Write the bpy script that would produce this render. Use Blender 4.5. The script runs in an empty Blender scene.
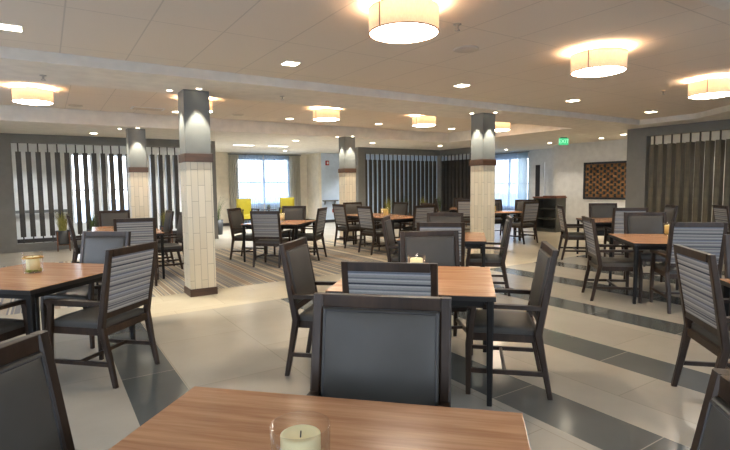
import bpy, bmesh, math, random
from mathutils import Vector, Matrix
random.seed(7)
C = bpy.context.scene.collection
S = bpy.context.scene
PI = math.pi

# ------------------------------------------------------------------ camera
cam_d = bpy.data.cameras.new('camera'); cam = bpy.data.objects.new('camera', cam_d); C.objects.link(cam)
cam_d.sensor_width = 36; cam_d.lens = 493 / 730 * 36; cam_d.clip_start = 0.02; cam_d.clip_end = 300
RT = Vector((0.83928431, -0.54357195, -0.01146214)); UP = Vector((0.05352194, 0.06162245, 0.99666347))
FW = Vector((0.54105199, 0.83709749, -0.08081178))
m = Matrix(((RT.x, UP.x, -FW.x, 0), (RT.y, UP.y, -FW.y, 0), (RT.z, UP.z, -FW.z, 1.45), (0, 0, 0, 1)))
cam.matrix_world = m
S.camera = cam
S.view_settings.view_transform = 'Standard'; S.view_settings.look = 'None'
S.view_settings.gamma = 1; S.view_settings.use_curve_mapping = False
S.view_settings.exposure = 1.45

# ------------------------------------------------------------------ materials
def lin(c):
    return tuple((x / 12.92 if x <= .04045 else ((x + .055) / 1.055) ** 2.4) for x in [v / 255 for v in c]) + (1,)

class NT:
    def __init__(s, name):
        s.m = bpy.data.materials.new(name); s.m.use_nodes = True
        s.t = s.m.node_tree; s.n = s.t.nodes; s.l = s.t.links
        s.b = s.n['Principled BSDF']
    def node(s, typ, **kw):
        n = s.n.new(typ)
        for k, v in kw.items():
            if k in n.inputs: n.inputs[k].default_value = v
            else: setattr(n, k, v)
        return n
    def link(s, a, b): s.l.new(a, b)
    def coord(s, scale=(1, 1, 1), rot=(0, 0, 0)):
        tc = s.node('ShaderNodeTexCoord'); mp = s.node('ShaderNodeMapping')
        mp.inputs['Scale'].default_value = scale; mp.inputs['Rotation'].default_value = rot
        s.link(tc.outputs['Object'], mp.inputs['Vector']); return mp.outputs['Vector']
    def noise(s, vec, scale=5, detail=3, rough=.5):
        n = s.node('ShaderNodeTexNoise'); n.inputs['Scale'].default_value = scale
        n.inputs['Detail'].default_value = detail; n.inputs['Roughness'].default_value = rough
        s.link(vec, n.inputs['Vector']); return n.outputs['Fac']
    def ramp(s, fac, stops, interp='LINEAR'):
        r = s.node('ShaderNodeValToRGB'); e = r.color_ramp; e.interpolation = interp
        while len(e.elements) < len(stops): e.elements.new(0.5)
        for el, (p, c) in zip(e.elements, stops): el.position = p; el.color = c
        s.link(fac, r.inputs['Fac']); return r.outputs['Color']
    def mixc(s, fac, a, b, mode='MIX'):
        n = s.node('ShaderNodeMix', data_type='RGBA', blend_type=mode)
        for sock, v in ((n.inputs[0], fac), (n.inputs[6], a), (n.inputs[7], b)):
            if hasattr(v, 'links'): s.link(v, sock)
            else: sock.default_value = v
        return n.outputs[2]
    def math(s, op, a, b=0.0):
        n = s.node('ShaderNodeMath', operation=op)
        for i, v in enumerate((a, b)):
            if hasattr(v, 'links'): s.link(v, n.inputs[i])
            else: n.inputs[i].default_value = v
        return n.outputs[0]
    def sep(s, vec):
        n = s.node('ShaderNodeSeparateXYZ'); s.link(vec, n.inputs[0]); return n.outputs
    def comb(s, x, y, z):
        n = s.node('ShaderNodeCombineXYZ')
        for i, v in enumerate((x, y, z)):
            if hasattr(v, 'links'): s.link(v, n.inputs[i])
            else: n.inputs[i].default_value = v
        return n.outputs[0]
    def bump(s, h, strength=.2, dist=.01):
        n = s.node('ShaderNodeBump'); n.inputs['Strength'].default_value = strength; n.inputs['Distance'].default_value = dist
        s.link(h, n.inputs['Height']); s.link(n.outputs[0], s.b.inputs['Normal'])
    def base(s, c):
        if hasattr(c, 'links'): s.link(c, s.b.inputs['Base Color'])
        else: s.b.inputs['Base Color'].default_value = c
    def pr(s, rough=.5, spec=.5, metal=0.0):
        s.b.inputs['Roughness'].default_value = rough; s.b.inputs['Specular IOR Level'].default_value = spec
        s.b.inputs['Metallic'].default_value = metal

def plain(name, rgb, rough=.5, spec=.5, metal=0, var=.06, scale=6, bump=0):
    t = NT(name); c = lin(rgb)
    v = t.coord()
    f = t.noise(v, scale, 3)
    lo = tuple(x * (1 - var) for x in c[:3]) + (1,); hi = tuple(min(1, x * (1 + var)) for x in c[:3]) + (1,)
    t.base(t.ramp(f, [(.3, lo), (.7, hi)])); t.pr(rough, spec, metal)
    if bump: t.bump(t.noise(v, 300, 2), bump, .001)
    return t.m

def emit(name, rgb, strength):
    t = NT(name); c = lin(rgb); t.base(c); t.b.inputs['Emission Color'].default_value = c
    t.b.inputs['Emission Strength'].default_value = strength; return t.m

def wood(name, dark, light, rough=.35, spec=.5, sc=(1.6, 26, 26)):
    t = NT(name); v = t.coord(sc)
    f = t.noise(v, 1.5, 6, .62)
    f2 = t.noise(t.coord((.7, 5, 5)), 2, 3)
    f = t.math('ADD', t.math('MULTIPLY', f, .72), t.math('MULTIPLY', f2, .3))
    t.base(t.ramp(f, [(.38, lin(dark)), (.62, lin(light))])); t.pr(rough, spec); return t.m

M = {}
M['espresso'] = wood('espresso_wood', (36, 26, 18), (58, 42, 30), .4, .35, (12, 12, 1.2))
M['laminate'] = wood('cherry_laminate', (180, 128, 91), (209, 160, 120), .2, .45)
M['table_edge'] = plain('dark_table_edge', (36, 32, 30), .4)
M['table_leg'] = plain('black_table_leg', (24, 22, 20), .45, .3)
M['leather'] = plain('grey_vinyl', (70, 67, 62), .44, .4, 0, .05, 9, .05)
M['piping'] = plain('grey_piping', (56, 54, 54), .5)
def stripes():
    t = NT('striped_fabric'); v = t.coord()
    o = t.sep(v)
    z = t.math('ADD', o[2], t.math('MULTIPLY', t.noise(v, 3, 1), .004))
    s = t.math('FRACT', t.math('MULTIPLY', z, 1 / .035))
    c1 = t.ramp(s, [(0, lin((150, 148, 146))), (.34, lin((172, 170, 166))), (.66, lin((104, 107, 114))), (.82, lin((132, 131, 131)))], 'CONSTANT')
    s2 = t.math('FRACT', t.math('MULTIPLY', z, 1 / .147))
    c2 = t.ramp(s2, [(0, (1, 1, 1, 1)), (.3, (.8, .84, .95, 1)), (.5, (1, 1, 1, 1)), (.86, (.3, .32, .38, 1)), (.94, (1, 1, 1, 1))], 'CONSTANT')
    c = t.mixc(1.0, c1, c2, 'MULTIPLY')
    w = t.noise(t.coord((90, 90, 500)), 1, 2)
    c = t.mixc(.35, c, t.ramp(w, [(.3, (.45, .45, .45, 1)), (.7, (1, 1, 1, 1))]), 'MULTIPLY')
    t.base(c); t.pr(.85, .15); return t.m
M['stripes'] = stripes()
M['yellow'] = plain('yellow_vinyl', (172, 156, 40), .5)
M['wall_cream'] = plain('cream_paint', (222, 212, 192), .8, .2)
M['wall_white'] = plain('white_paint', (220, 222, 222), .8, .2)
M['wall_blue'] = plain('pale_blue_paint', (198, 212, 226), .8, .2)
M['wall_grey'] = plain('grey_paint', (122, 121, 116), .7, .25)
M['baseboard'] = plain('dark_baseboard', (50, 46, 44), .5)
M['soffit'] = plain('soffit_paint', (228, 222, 210), .85, .15)
M['steel'] = plain('grey_column_paint', (104, 106, 104), .4, .4)
M['band'] = wood('mahogany_band', (56, 38, 27), (82, 56, 40), .4)
M['slat'] = wood('dark_slat_wood', (46, 42, 37), (66, 60, 52), .4, .5, (14, 14, 1))
M['slat_olive_lit'] = wood('olive_slat_wood_lit', (70, 64, 50), (98, 90, 70), .4, .5, (14, 14, 1))  # slat wood, olive and lighter: brighter light on this screen put into the colour
M['rod'] = plain('dark_rod', (50, 48, 46), .4)
M['white_plastic'] = plain('white_plastic', (225, 224, 220), .5)
M['disc'] = plain('ceiling_speaker_grille', (206, 196, 180), .8, .1)
M['metal'] = plain('brushed_metal', (180, 178, 172), .3, .5, .9)
M['red'] = plain('red_plastic', (170, 32, 36), .4)
M['black'] = plain('black_plastic', (22, 22, 24), .4)
M['pot'] = plain('dark_planter', (60, 62, 62), .5)
M['stand_wood'] = wood('stand_wood', (96, 58, 36), (128, 82, 52))
M['leafY'] = plain('grass_leaf', (150, 146, 78), .7, .2, 0, .35, 14)
M['leafG'] = plain('fern_leaf', (84, 100, 62), .6, .3, 0, .35, 14)
M['candle'] = plain('cream_wax', (240, 228, 178), .5)
M['gold'] = plain('gold_filler', (176, 136, 60), .4, .5, .3, .3, 60)
M['moss'] = plain('green_filler', (140, 146, 60), .7, .3, 0, .3, 60)
M['credenza'] = plain('dark_grey_cabinet', (66, 66, 60), .45)
M['credenza_top'] = wood('cabinet_top', (92, 54, 40), (126, 78, 58))
M['seam'] = plain('shade_trim', (150, 108, 78), .7)
M['art_frame'] = plain('blue_black_frame', (34, 42, 50), .4)
M['daylight_wall'] = plain('outside_render', (220, 222, 226), .9)
M['ground'] = plain('outside_paving', (190, 190, 186), .9)
M['window_frame'] = plain('white_window_frame', (228, 230, 232), .4)
M['dark_door'] = plain('dark_door', (44, 42, 44), .4)
M['candle_box'] = plain('amber_wax', (236, 206, 120), .5)

def glass(name, tint=(1, 1, 1, 1), gloss=.1):
    t = NT(name); t.n.remove(t.b)
    out = t.n['Material Output']
    tr = t.node('ShaderNodeBsdfTransparent'); tr.inputs[0].default_value = tint
    gl = t.node('ShaderNodeBsdfGlossy'); gl.inputs['Roughness'].default_value = .02
    fr = t.node('ShaderNodeLayerWeight'); fr.inputs[0].default_value = .5
    mx = t.node('ShaderNodeMixShader')
    t.link(t.math('ADD', t.math('MULTIPLY', t.math('POWER', fr.outputs['Facing'], 4), .6), gloss * .15), mx.inputs[0]); t.link(tr.outputs[0], mx.inputs[1]); t.link(gl.outputs[0], mx.inputs[2])
    t.link(mx.outputs[0], out.inputs[0]); return t.m
M['pane'] = glass('window_glass', (.96, .98, 1, 1), 0)
M['jar_glass'] = glass('jar_glass', (.985, .99, .985, 1), .15)

def sheer(name, rgb, fac):
    t = NT(name); out = t.n['Material Output']; t.n.remove(t.b)
    tr = t.node('ShaderNodeBsdfTransparent'); di = t.node('ShaderNodeBsdfDiffuse'); tl = t.node('ShaderNodeBsdfTranslucent')
    di.inputs[0].default_value = lin(rgb); tl.inputs[0].default_value = lin(rgb)
    m1 = t.node('ShaderNodeMixShader'); m1.inputs[0].default_value = .5
    t.link(di.outputs[0], m1.inputs[1]); t.link(tl.outputs[0], m1.inputs[2])
    m2 = t.node('ShaderNodeMixShader'); m2.inputs[0].default_value = fac
    t.link(tr.outputs[0], m2.inputs[1]); t.link(m1.outputs[0], m2.inputs[2]); t.link(m2.outputs[0], out.inputs[0]); return t.m
M['sheer'] = sheer('sheer_curtain', (176, 192, 208), .8)
M['drape'] = sheer('grey_drape', (196, 190, 176), .99)
M['drape_blue'] = sheer('blue_grey_drape', (176, 192, 198), .96)

def shade_mat():
    t = NT('linen_shade'); v = t.coord((1, 1, 1))
    w = t.noise(t.coord((120, 120, 40)), 1, 2)
    c = t.ramp(w, [(.3, lin((250, 208, 162))), (.7, lin((255, 219, 176)))])
    t.base(c); t.pr(.8, .1); t.link(c, t.b.inputs['Emission Color']); t.b.inputs['Emission Strength'].default_value = .2
    return t.m
M['shade'] = shade_mat()
M['diffuser'] = emit('lit_diffuser', (255, 242, 224), 18)
M['lens'] = emit('lit_downlight_lens', (255, 240, 210), 9)
M['troffer'] = emit('lit_troffer', (250, 250, 245), 3)
M['exit_face'] = emit('lit_exit_face', (60, 190, 125), .34)
M['exit_text'] = emit('lit_exit_letters', (170, 235, 200), .42)

def tile(name, a, b, w, h, grout, rough, ox=0, oy=0, vein=True, rot=0):
    t = NT(name); tc = t.node('ShaderNodeTexCoord'); mp = t.node('ShaderNodeMapping')
    mp.inputs['Rotation'].default_value = (0, 0, rot)
    mp.inputs['Location'].default_value = (ox, oy, 0)
    t.link(tc.outputs['Object'], mp.inputs['Vector'])
    br = t.node('ShaderNodeTexBrick'); br.offset = .5
    br.inputs['Scale'].default_value = 1; br.inputs['Brick Width'].default_value = w; br.inputs['Row Height'].default_value = h
    br.inputs['Mortar Size'].default_value = .0035; br.inputs['Mortar Smooth'].default_value = .3
    br.inputs['Color1'].default_value = lin(a); br.inputs['Color2'].default_value = lin(b); br.inputs['Mortar'].default_value = lin(grout)
    t.link(mp.outputs[0], br.inputs['Vector'])
    n = t.noise(t.coord(), 1.7, 6, .6)
    c = t.mixc(.5, br.outputs['Color'], t.ramp(n, [(.3, (.76, .77, .78, 1)), (.7, (1.0, 1.0, 1.0, 1))]), 'MULTIPLY')
    t.base(c); t.pr(rough, .5); t.bump(br.outputs['Fac'], .12, -.002)
    return t.m
M['floor_beige'] = tile('beige_stone_tile', (180, 172, 157), (172, 164, 150), 1.2, .8, (156, 148, 134), .2, oy=0, rot=PI / 2)
M['floor_band'] = tile('pale_stone_band', (204, 192, 168), (198, 186, 162), 1.2, .6, (176, 166, 148), .26)
M['floor_dark'] = tile('slate_tile', (98, 100, 97), (88, 92, 90), .9, 100, (158, 154, 142), .14, oy=50, rot=PI / 2)
M['floor_far'] = tile('pale_far_floor', (206, 198, 182), (200, 192, 176), 1.2, .6, (190, 182, 168), .25)

def carpet():
    t = NT('striped_carpet'); v = t.coord(); o = t.sep(v)
    x = t.math('ADD', o[0], 0)
    n = t.node('ShaderNodeTexNoise', noise_dimensions='1D'); n.inputs['Scale'].default_value = 5.5; n.inputs['Detail'].default_value = 2
    t.link(x, n.inputs['W'])
    c = t.ramp(n.outputs['Fac'], [(.0, lin((128, 126, 122))), (.40, lin((164, 152, 132))), (.47, lin((124, 122, 120))), (.54, lin((184, 172, 150))), (.62, lin((146, 130, 112)))], 'CONSTANT')
    f = t.noise(t.coord((60, 60, 60)), 1, 3)
    c = t.mixc(.5, c, t.ramp(f, [(.35, (.7, .7, .7, 1)), (.65, (1.1, 1.1, 1.1, 1))]), 'MULTIPLY')
    t.base(c); t.pr(.9, .1); t.bump(t.noise(t.coord(), 250, 2), .4, .004); return t.m
M['carpet'] = carpet()

def ceil_tile(name, rgb, ox, oy, w=1.22, h=.6):
    t = NT(name); tc = t.node('ShaderNodeTexCoord'); o = t.sep(tc.outputs['Object'])
    def line(s, per, off, wd):
        f = t.math('FRACT', t.math('DIVIDE', t.math('ADD', s, off), per))
        return t.math('LESS_THAN', f, wd / per)
    ln = t.math('MAXIMUM', line(o[0], h, ox, .012), line(o[1], w, oy, .012))
    c = lin(rgb); n = t.noise(t.coord(), 220, 2)
    cc = t.ramp(n, [(.3, tuple(x * .93 for x in c[:3]) + (1,)), (.7, c)])
    c2 = t.mixc(ln, cc, tuple(x * .78 for x in c[:3]) + (1,))
    t.base(c2); t.pr(.95, .05); t.bump(ln, .3, -.004); return t.m
M['ceil_near'] = ceil_tile('acoustic_ceiling_tile', (230, 219, 202), .406, 1.68)
M['ceil_far'] = ceil_tile('far_acoustic_ceiling_tile', (232, 222, 206), .2, .5)

def col_tile():
    t = NT('stacked_column_tile'); tc = t.node('ShaderNodeTexCoord'); o = t.sep(tc.outputs['Object'])
    v = t.comb(o[2], t.math('ADD', t.math('ADD', o[0], o[1]), .02), 0.0)
    br = t.node('ShaderNodeTexBrick'); br.offset = .5; br.inputs['Scale'].default_value = 1
    br.inputs['Brick Width'].default_value = .42; br.inputs['Row Height'].default_value = .086
    br.inputs['Mortar Size'].default_value = .0035; br.inputs['Mortar Smooth'].default_value = .2
    br.inputs['Color1'].default_value = lin((212, 202, 180)); br.inputs['Color2'].default_value = lin((200, 190, 168)); br.inputs['Mortar'].default_value = lin((160, 152, 134))
    t.link(v, br.inputs['Vector']); t.base(br.outputs['Color']); t.pr(.3, .5); t.bump(br.outputs['Fac'], .3, -.003); return t.m
M['col_tile'] = col_tile()

M['weave'] = wood('amber_weave_wood', (92, 66, 44), (160, 118, 76), .5, .3, (4, 4, 9))
M['weave_dark'] = plain('teal_black_weave', (44, 54, 56), .5, .3, 0, .4, 20)

# ------------------------------------------------------------------ mesh helpers
class MB:
    def __init__(s): s.bm = bmesh.new()
    def _add(s, tmp, mat=None):
        me = bpy.data.meshes.new('tmp'); tmp.to_mesh(me); tmp.free()
        if mat is not None: me.transform(mat)
        s.bm.from_mesh(me); bpy.data.meshes.remove(me)
    def box(s, a, b, bev=0, mi=0, mat=None):
        t = bmesh.new(); bmesh.ops.create_cube(t, size=1)
        for v in t.verts:
            v.co = Vector([(a[i] + b[i]) / 2 + v.co[i] * (b[i] - a[i]) for i in range(3)])
        if bev: bmesh.ops.bevel(t, geom=t.edges[:], offset=bev, segments=2, profile=.7, affect='EDGES')
        for f in t.faces: f.material_index = mi
        s._add(t, mat); return s
    def loft(s, rings, cap=True, closed=True, smooth=False):
        bm = s.bm; vs = [[bm.verts.new(p) for p in r] for r in rings]; n = len(rings[0])
        for i in range(len(vs) - 1):
            for j in range(n if closed else n - 1):
                f = bm.faces.new((vs[i][j], vs[i][(j + 1) % n], vs[i + 1][(j + 1) % n], vs[i + 1][j])); f.smooth = smooth
        if cap:
            bm.faces.new(list(reversed(vs[0]))); bm.faces.new(vs[-1])
        return s
    def post(s, pts, ws, ds):          # rectangular section post through points (z-ish up)
        rings = []
        for p, w, d in zip(pts, ws, ds):
            c = .18 * min(w, d)
            q = [(-w/2 + c, -d/2), (w/2 - c, -d/2), (w/2, -d/2 + c), (w/2, d/2 - c), (w/2 - c, d/2), (-w/2 + c, d/2), (-w/2, d/2 - c), (-w/2, -d/2 + c)]
            rings.append([(p[0] + x, p[1] + y, p[2]) for x, y in q])
        return s.loft(rings)
    def lathe(s, prof, seg=32, c=(0, 0, 0), cap=False, smooth=True):
        rings = [[(c[0] + r * math.cos(2*PI*k/seg), c[1] + r * math.sin(2*PI*k/seg), c[2] + z) for k in range(seg)] for r, z in prof]
        return s.loft(rings, cap=cap, smooth=smooth)
    def tube(s, a, b, r, seg=10):
        a = Vector(a); b = Vector(b); d = (b - a).normalized(); u = d.orthogonal().normalized(); w = d.cross(u)
        return s.loft([[p + (u * math.cos(2*PI*k/seg) + w * math.sin(2*PI*k/seg)) * r for k in range(seg)] for p in (a, b)], smooth=False)
    def prism(s, poly, z0, z1):
        return s.loft([[(x, y, z0) for x, y in poly], [(x, y, z1) for x, y in poly]])
    def quad(s, *p):
        s.bm.faces.new([s.bm.verts.new(q) for q in p]); return s
    def build(s, name, mat, parent=None, mats=None, smooth_angle=None):
        bmesh.ops.recalc_face_normals(s.bm, faces=s.bm.faces[:])
        me = bpy.data.meshes.new(name); s.bm.to_mesh(me); s.bm.free()
        for mm in (mats or [mat]): me.materials.append(mm)
        o = bpy.data.objects.new(name, me); C.objects.link(o)
        if parent: o.parent = parent
        return o

def tag(o, label=None, cat=None, group=None, kind=None):
    if label: o['label'] = label
    if cat: o['category'] = cat
    if group: o['group'] = group
    if kind: o['kind'] = kind
    return o
def thing(name, label, cat, loc=(0, 0, 0), rz=0, group=None):
    o = bpy.data.objects.new(name, None); C.objects.link(o); o.empty_display_size = .1
    o.location = loc; o.rotation_euler = (0, 0, rz); return tag(o, label, cat, group)
KIDS = {}
def kids(o):
    return [c for c in bpy.data.objects if c.parent == o]
def dup(root, loc, rz, label=None, group=None):
    r = root.copy(); C.objects.link(r); r.location = loc; r.rotation_euler = (0, 0, rz)
    if label: r['label'] = label
    if group: r['group'] = group
    for ch in kids(root):
        c = ch.copy(); C.objects.link(c); c.parent = r
        for g in kids(ch):
            d = g.copy(); C.objects.link(d); d.parent = c
    return r
def struct(name, mb, mat, mats=None):
    o = mb.build(name, mat, mats=mats); o['kind'] = 'structure'; o['category'] = 'room'
    return o
def slab(a, b): return MB().box(a, b)

# ------------------------------------------------------------------ setting : floor
ZS = 2.70
def floor():
    mb = MB(); bm = mb.bm
    dark = [(.41, .79)] + [(2.47 + 1.245 * k, 2.88 + 1.245 * k) for k in range(8)]
    x0, x1 = -3.0, 16.6
    def q(xa, xb, ya, yb, mi):
        f = bm.faces.new([bm.verts.new(p) for p in ((xa, ya, 0), (xb, ya, 0), (xb, yb, 0), (xa, yb, 0))]); f.material_index = mi
    x = x0
    for a, b in dark:
        q(x, a, -3, 5.85, 0); q(a, b, -3, 5.85, 2); x = b
    q(x, x1, -3, 5.85, 0)
    q(x0, x1, 5.85, 6.95, 1)
    q(x0, 8.3, 6.95, 11.45, 3); q(8.3, x1, 6.95, 11.45, 1)
    q(x0, x1, 11.45, 19, 4)
    o = struct('floor', mb, None, [M['floor_beige'], M['floor_band'], M['floor_dark'], M['carpet'], M['floor_far']])
floor()
# foundation under the floor so nothing shows through
struct('trim_1', slab((-3.2, -3.2, -.2), (16.8, 19.2, -.002)), M['baseboard'])

# ---- ceiling
cn = MB().box((-3, -3, 2.81), (11.4, 6.2, 2.86)); struct('ceiling', cn, M['ceil_near'])
cf = MB().box((-3, 6.9, 2.98), (10.5, 11.4, 3.03)); struct('ceiling.001', cf, M['ceil_far'])
so = MB()
so.box((-3.2, 5.93, ZS), (16.8, 7.05, 3.06)); so.box((-3.2, 11.22, ZS), (16.8, 19.2, 3.06))
so.box((10.3, 7.05, ZS), (16.8, 11.22, 3.06)); so.box((11.05, 4.8, ZS), (16.8, 5.93, 3.06))
so.prism([(11.05, 4.8), (10.2, 3.75), (10.2, -3.2), (16.8, -3.2), (16.8, 4.8)], ZS, 3.06)
so.box((.9, -3.2, ZS), (4.26, 1.70, 2.85))
struct('ceiling_soffit', so, M['soffit'])

# ---- walls
def wall_with_openings(name, axis, c, a0, a1, z1, ops, mat, th=.12, z0=0):
    """wall in plane axis=c from a0..a1 (other axis), ops = [(a,b,za,zb)]"""
    mb = MB()
    def bx(p0, p1, q0, q1):
        if p1 - p0 < 1e-4 or q1 - q0 < 1e-4: return
        if axis == 'Y': mb.box((p0, c, q0), (p1, c + th, q1))
        else: mb.box((c, p0, q0), (c + th, p1, q1))
    x = a0
    for a, b, za, zb in sorted(ops):
        bx(x, a, z0, z1); bx(a, b, z0, za); bx(a, b, zb, z1); x = b
    bx(x, a1, z0, z1)
    return struct(name, mb, mat)
WIN_BACK = (6.03, 8.12, .75, 2.5)
wall_with_openings('wall_back', 'Y', 18.0, 4.0, 8.9, ZS, [WIN_BACK], M['wall_cream'])
struct('wall_back.001', slab((8.88, 17.0, 0), (9.0, 18.12, ZS)), M['wall_cream'])
wall_with_openings('wall_back.002', 'Y', 17.0, 9.0, 15.6, ZS, [], M['wall_blue'])
CW = [(.62, 1.16, .45, 2.42), (1.52, 2.10, .45, 2.42)]
wall_with_openings('wall_corridor', 'Y', 16.0, -3.0, 4.1, ZS, CW, M['wall_white'])
struct('wall_corridor.001', slab((4.0, 16.12, 0), (4.12, 18.0, ZS)), M['wall_cream'])
RW = (12.45, 14.4, .5, 2.45)
wall_with_openings('wall_right', 'X', 15.5, 9.0, 17.1, ZS, [RW], M['wall_white'])
struct('wall_right.001', slab((14.3, -3, 0), (14.42, 10.5, ZS)), M['wall_white'])
LW = [(-1.6, .2, .6, 2.35), (1.4, 3.4, .6, 2.35), (4.6, 6.6, .6, 2.35), (8.2, 10.2, .6, 2.35)]
wall_with_openings('wall_left', 'X', -3.12, -3, 16.1, 2.9, LW, M['wall_cream'])
BW = [(-1.8, .6, .5, 2.4), (2.2, 4.6, .5, 2.4), (6.2, 8.6, .5, 2.4)]
wall_with_openings('wall_front', 'Y', -3.12, -3.1, 14.42, 2.9, BW, M['wall_cream'])
# baseboards
struct('baseboard_back', MB().box((4.12, 17.97, 0), (8.88, 18.0, .11)).box((8.86, 17, 0), (8.88, 18, .11)).box((8.88, 16.975, 0), (15.5, 17.0, .11)), M['baseboard'])
struct('baseboard_corridor', MB().box((-3, 15.97, 0), (4.0, 16.0, .11)), M['baseboard'])
struct('baseboard_right', MB().box((14.275, 6.2, 0), (14.3, 10.5, .11)).box((15.475, 9.0, 0), (15.5, 17, .11)), M['baseboard'])
struct('baseboard_left', MB().box((-3.0, -3, 0), (-2.975, 16, .11)), M['baseboard'])

# ---- windows
wn = [0]
def window(axis, c, a, b, za, zb, nv=1, nh=1, th=.12):
    wn[0] += 1
    r = thing('window_%d' % wn[0], None, 'window'); r['kind'] = 'structure'
    fr = MB(); f = .05
    def bx(p0, p1, q0, q1, d0, d1):
        if axis == 'Y': fr.box((p0, c + d0, q0), (p1, c + d1, q1), .004)
        else: fr.box((c + d0, p0, q0), (c + d1, p1, q1), .004)
    e = .002
    bx(a + e, a + f, za + e, zb - e, .02, .1); bx(b - f, b - e, za + e, zb - e, .02, .1); bx(a + f, b - f, za + e, za + f, .02, .1); bx(a + f, b - f, zb - f, zb - e, .02, .1)
    for i in range(nv):
        x = a + (b - a) * (i + 1) / (nv + 1); bx(x - .035, x + .035, za + f, zb - f, .03, .09)
    for i in range(nh):
        z = za + (zb - za) * .48 * (i + 1); bx(a + f, b - f, z - .022, z + .022, .035, .085)
    fr.build('window_frame', M['window_frame'], r)
    p = MB()
    if axis == 'Y': p.box((a + f, c + .055, za + f), (b - f, c + .061, zb - f))
    else: p.box((c + .055, a + f, za + f), (c + .061, b - f, zb - f))
    p.build('pane', M['pane'], r)
def portal(loc, rot, sx, sy, power, col=(.82, .91, 1)):
    l = bpy.data.lights.new('daylight', 'AREA'); l.cycles.is_portal = True; l.shape = 'RECTANGLE'; l.size = sx; l.size_y = sy; l.energy = power; l.color = col
    o = bpy.data.objects.new('daylight', l); C.objects.link(o); o.location = loc; o.rotation_euler = rot
    return o
window('Y', 18.0, *WIN_BACK, 1, 1)
for w in CW: window('Y', 16.0, *w, 0, 1)
window('X', 15.5, *RW, 1, 1)
for w in LW: window('X', -3.12, *w, 1, 1)
for w in BW: window('Y', -3.12, *w, 1, 1)
# outside: paving and a pale building opposite
struct('ground', MB().box((-60, -60, -.6), (70, 80, -.25)), M['ground'])

# daylight just outside the windows (sky seen through each opening)
K = 1.0
portal(((WIN_BACK[0]+WIN_BACK[1])/2, 18.2, 1.65), (-PI/2, 0, 0), 2.0, 1.7, 110*K)
for w in CW: portal(((w[0]+w[1])/2, 16.2, 1.4), (-PI/2, 0, 0), .5, 1.9, 60*K)
portal((15.72, 13.4, 1.5), (0, PI/2, 0), 1.9, 1.9, 120*K)
for w in LW: portal((-3.2, (w[0]+w[1])/2, 1.5), (0, -PI/2, 0), 1.7, 1.9, 75*K)
for w in BW: portal(((w[0]+w[1])/2, -3.2, 1.45), (PI/2, 0, 0), 2.3, 1.85, 60*K)

# world
W = bpy.data.worlds.new('sky'); S.world = W; W.use_nodes = True
nt = W.node_tree; bg = nt.nodes['Background']
tc = nt.nodes.new('ShaderNodeTexCoord'); sp = nt.nodes.new('ShaderNodeSeparateXYZ'); rp = nt.nodes.new('ShaderNodeValToRGB')
nt.links.new(tc.outputs['Generated'], sp.inputs[0]); nt.links.new(sp.outputs[2], rp.inputs[0]); nt.links.new(rp.outputs[0], bg.inputs[0])
rp.color_ramp.elements[0].position = 0; rp.color_ramp.elements[0].color = (.90, .945, 1, 1)
rp.color_ramp.elements[1].position = .6; rp.color_ramp.elements[1].color = (.5, .68, 1, 1)
bg.inputs[1].default_value = 3.2

# ------------------------------------------------------------------ columns
def column(x, y, w, label):
    r = thing('column', label, 'column', (x, y, 0), 0, 'square columns')
    h = w / 2
    MB().box((-h - .012, -h - .012, 0), (h + .012, h + .012, .1), .004).build('column_base', M['band'], r)
    MB().box((-h, -h, .1), (h, h, 1.775), .003).build('tile_cladding', M['col_tile'], r)
    MB().box((-h - .015, -h - .015, 1.775), (h + .015, h + .015, 1.885), .004).build('wood_band', M['band'], r)
    g = h - .004
    MB().box((-g, -g, 1.885), (g, g, ZS + .002), .004).build('upper_shaft', M['steel'], r)
    return r
column(1.715, 6.81, .335, 'tiled column nearest the camera, left of the middle, grey above a wood band')
column(6.72, 6.42, .31, 'tiled column right of centre, seen on its corner behind the middle tables')
column(6.69, 11.18, .32, 'slender tiled column at the far end by the fire alarm wall')
column(1.70, 11.68, .35, 'tiled column at the far left standing before the slat screen')

# ------------------------------------------------------------------ lights
def point(loc, e, col=(1, .84, .66), r=.1):
    l = bpy.data.lights.new('lamp_bulb', 'POINT'); l.energy = e; l.color = col; l.shadow_soft_size = r
    o = bpy.data.objects.new('lamp_bulb', l); C.objects.link(o); o.location = loc; return o
def spot(loc, e, ang=110, blend=.6, col=(1, .9, .76), tgt=None, r=.04):
    l = bpy.data.lights.new('downlight_bulb', 'SPOT'); l.energy = e; l.color = col; l.spot_size = math.radians(ang); l.spot_blend = blend; l.shadow_soft_size = r
    o = bpy.data.objects.new('downlight_bulb', l); C.objects.link(o); o.location = loc
    if tgt: o.rotation_euler = (Vector(tgt) - Vector(loc)).to_track_quat('-Z', 'Y').to_euler()
    return o

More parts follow.
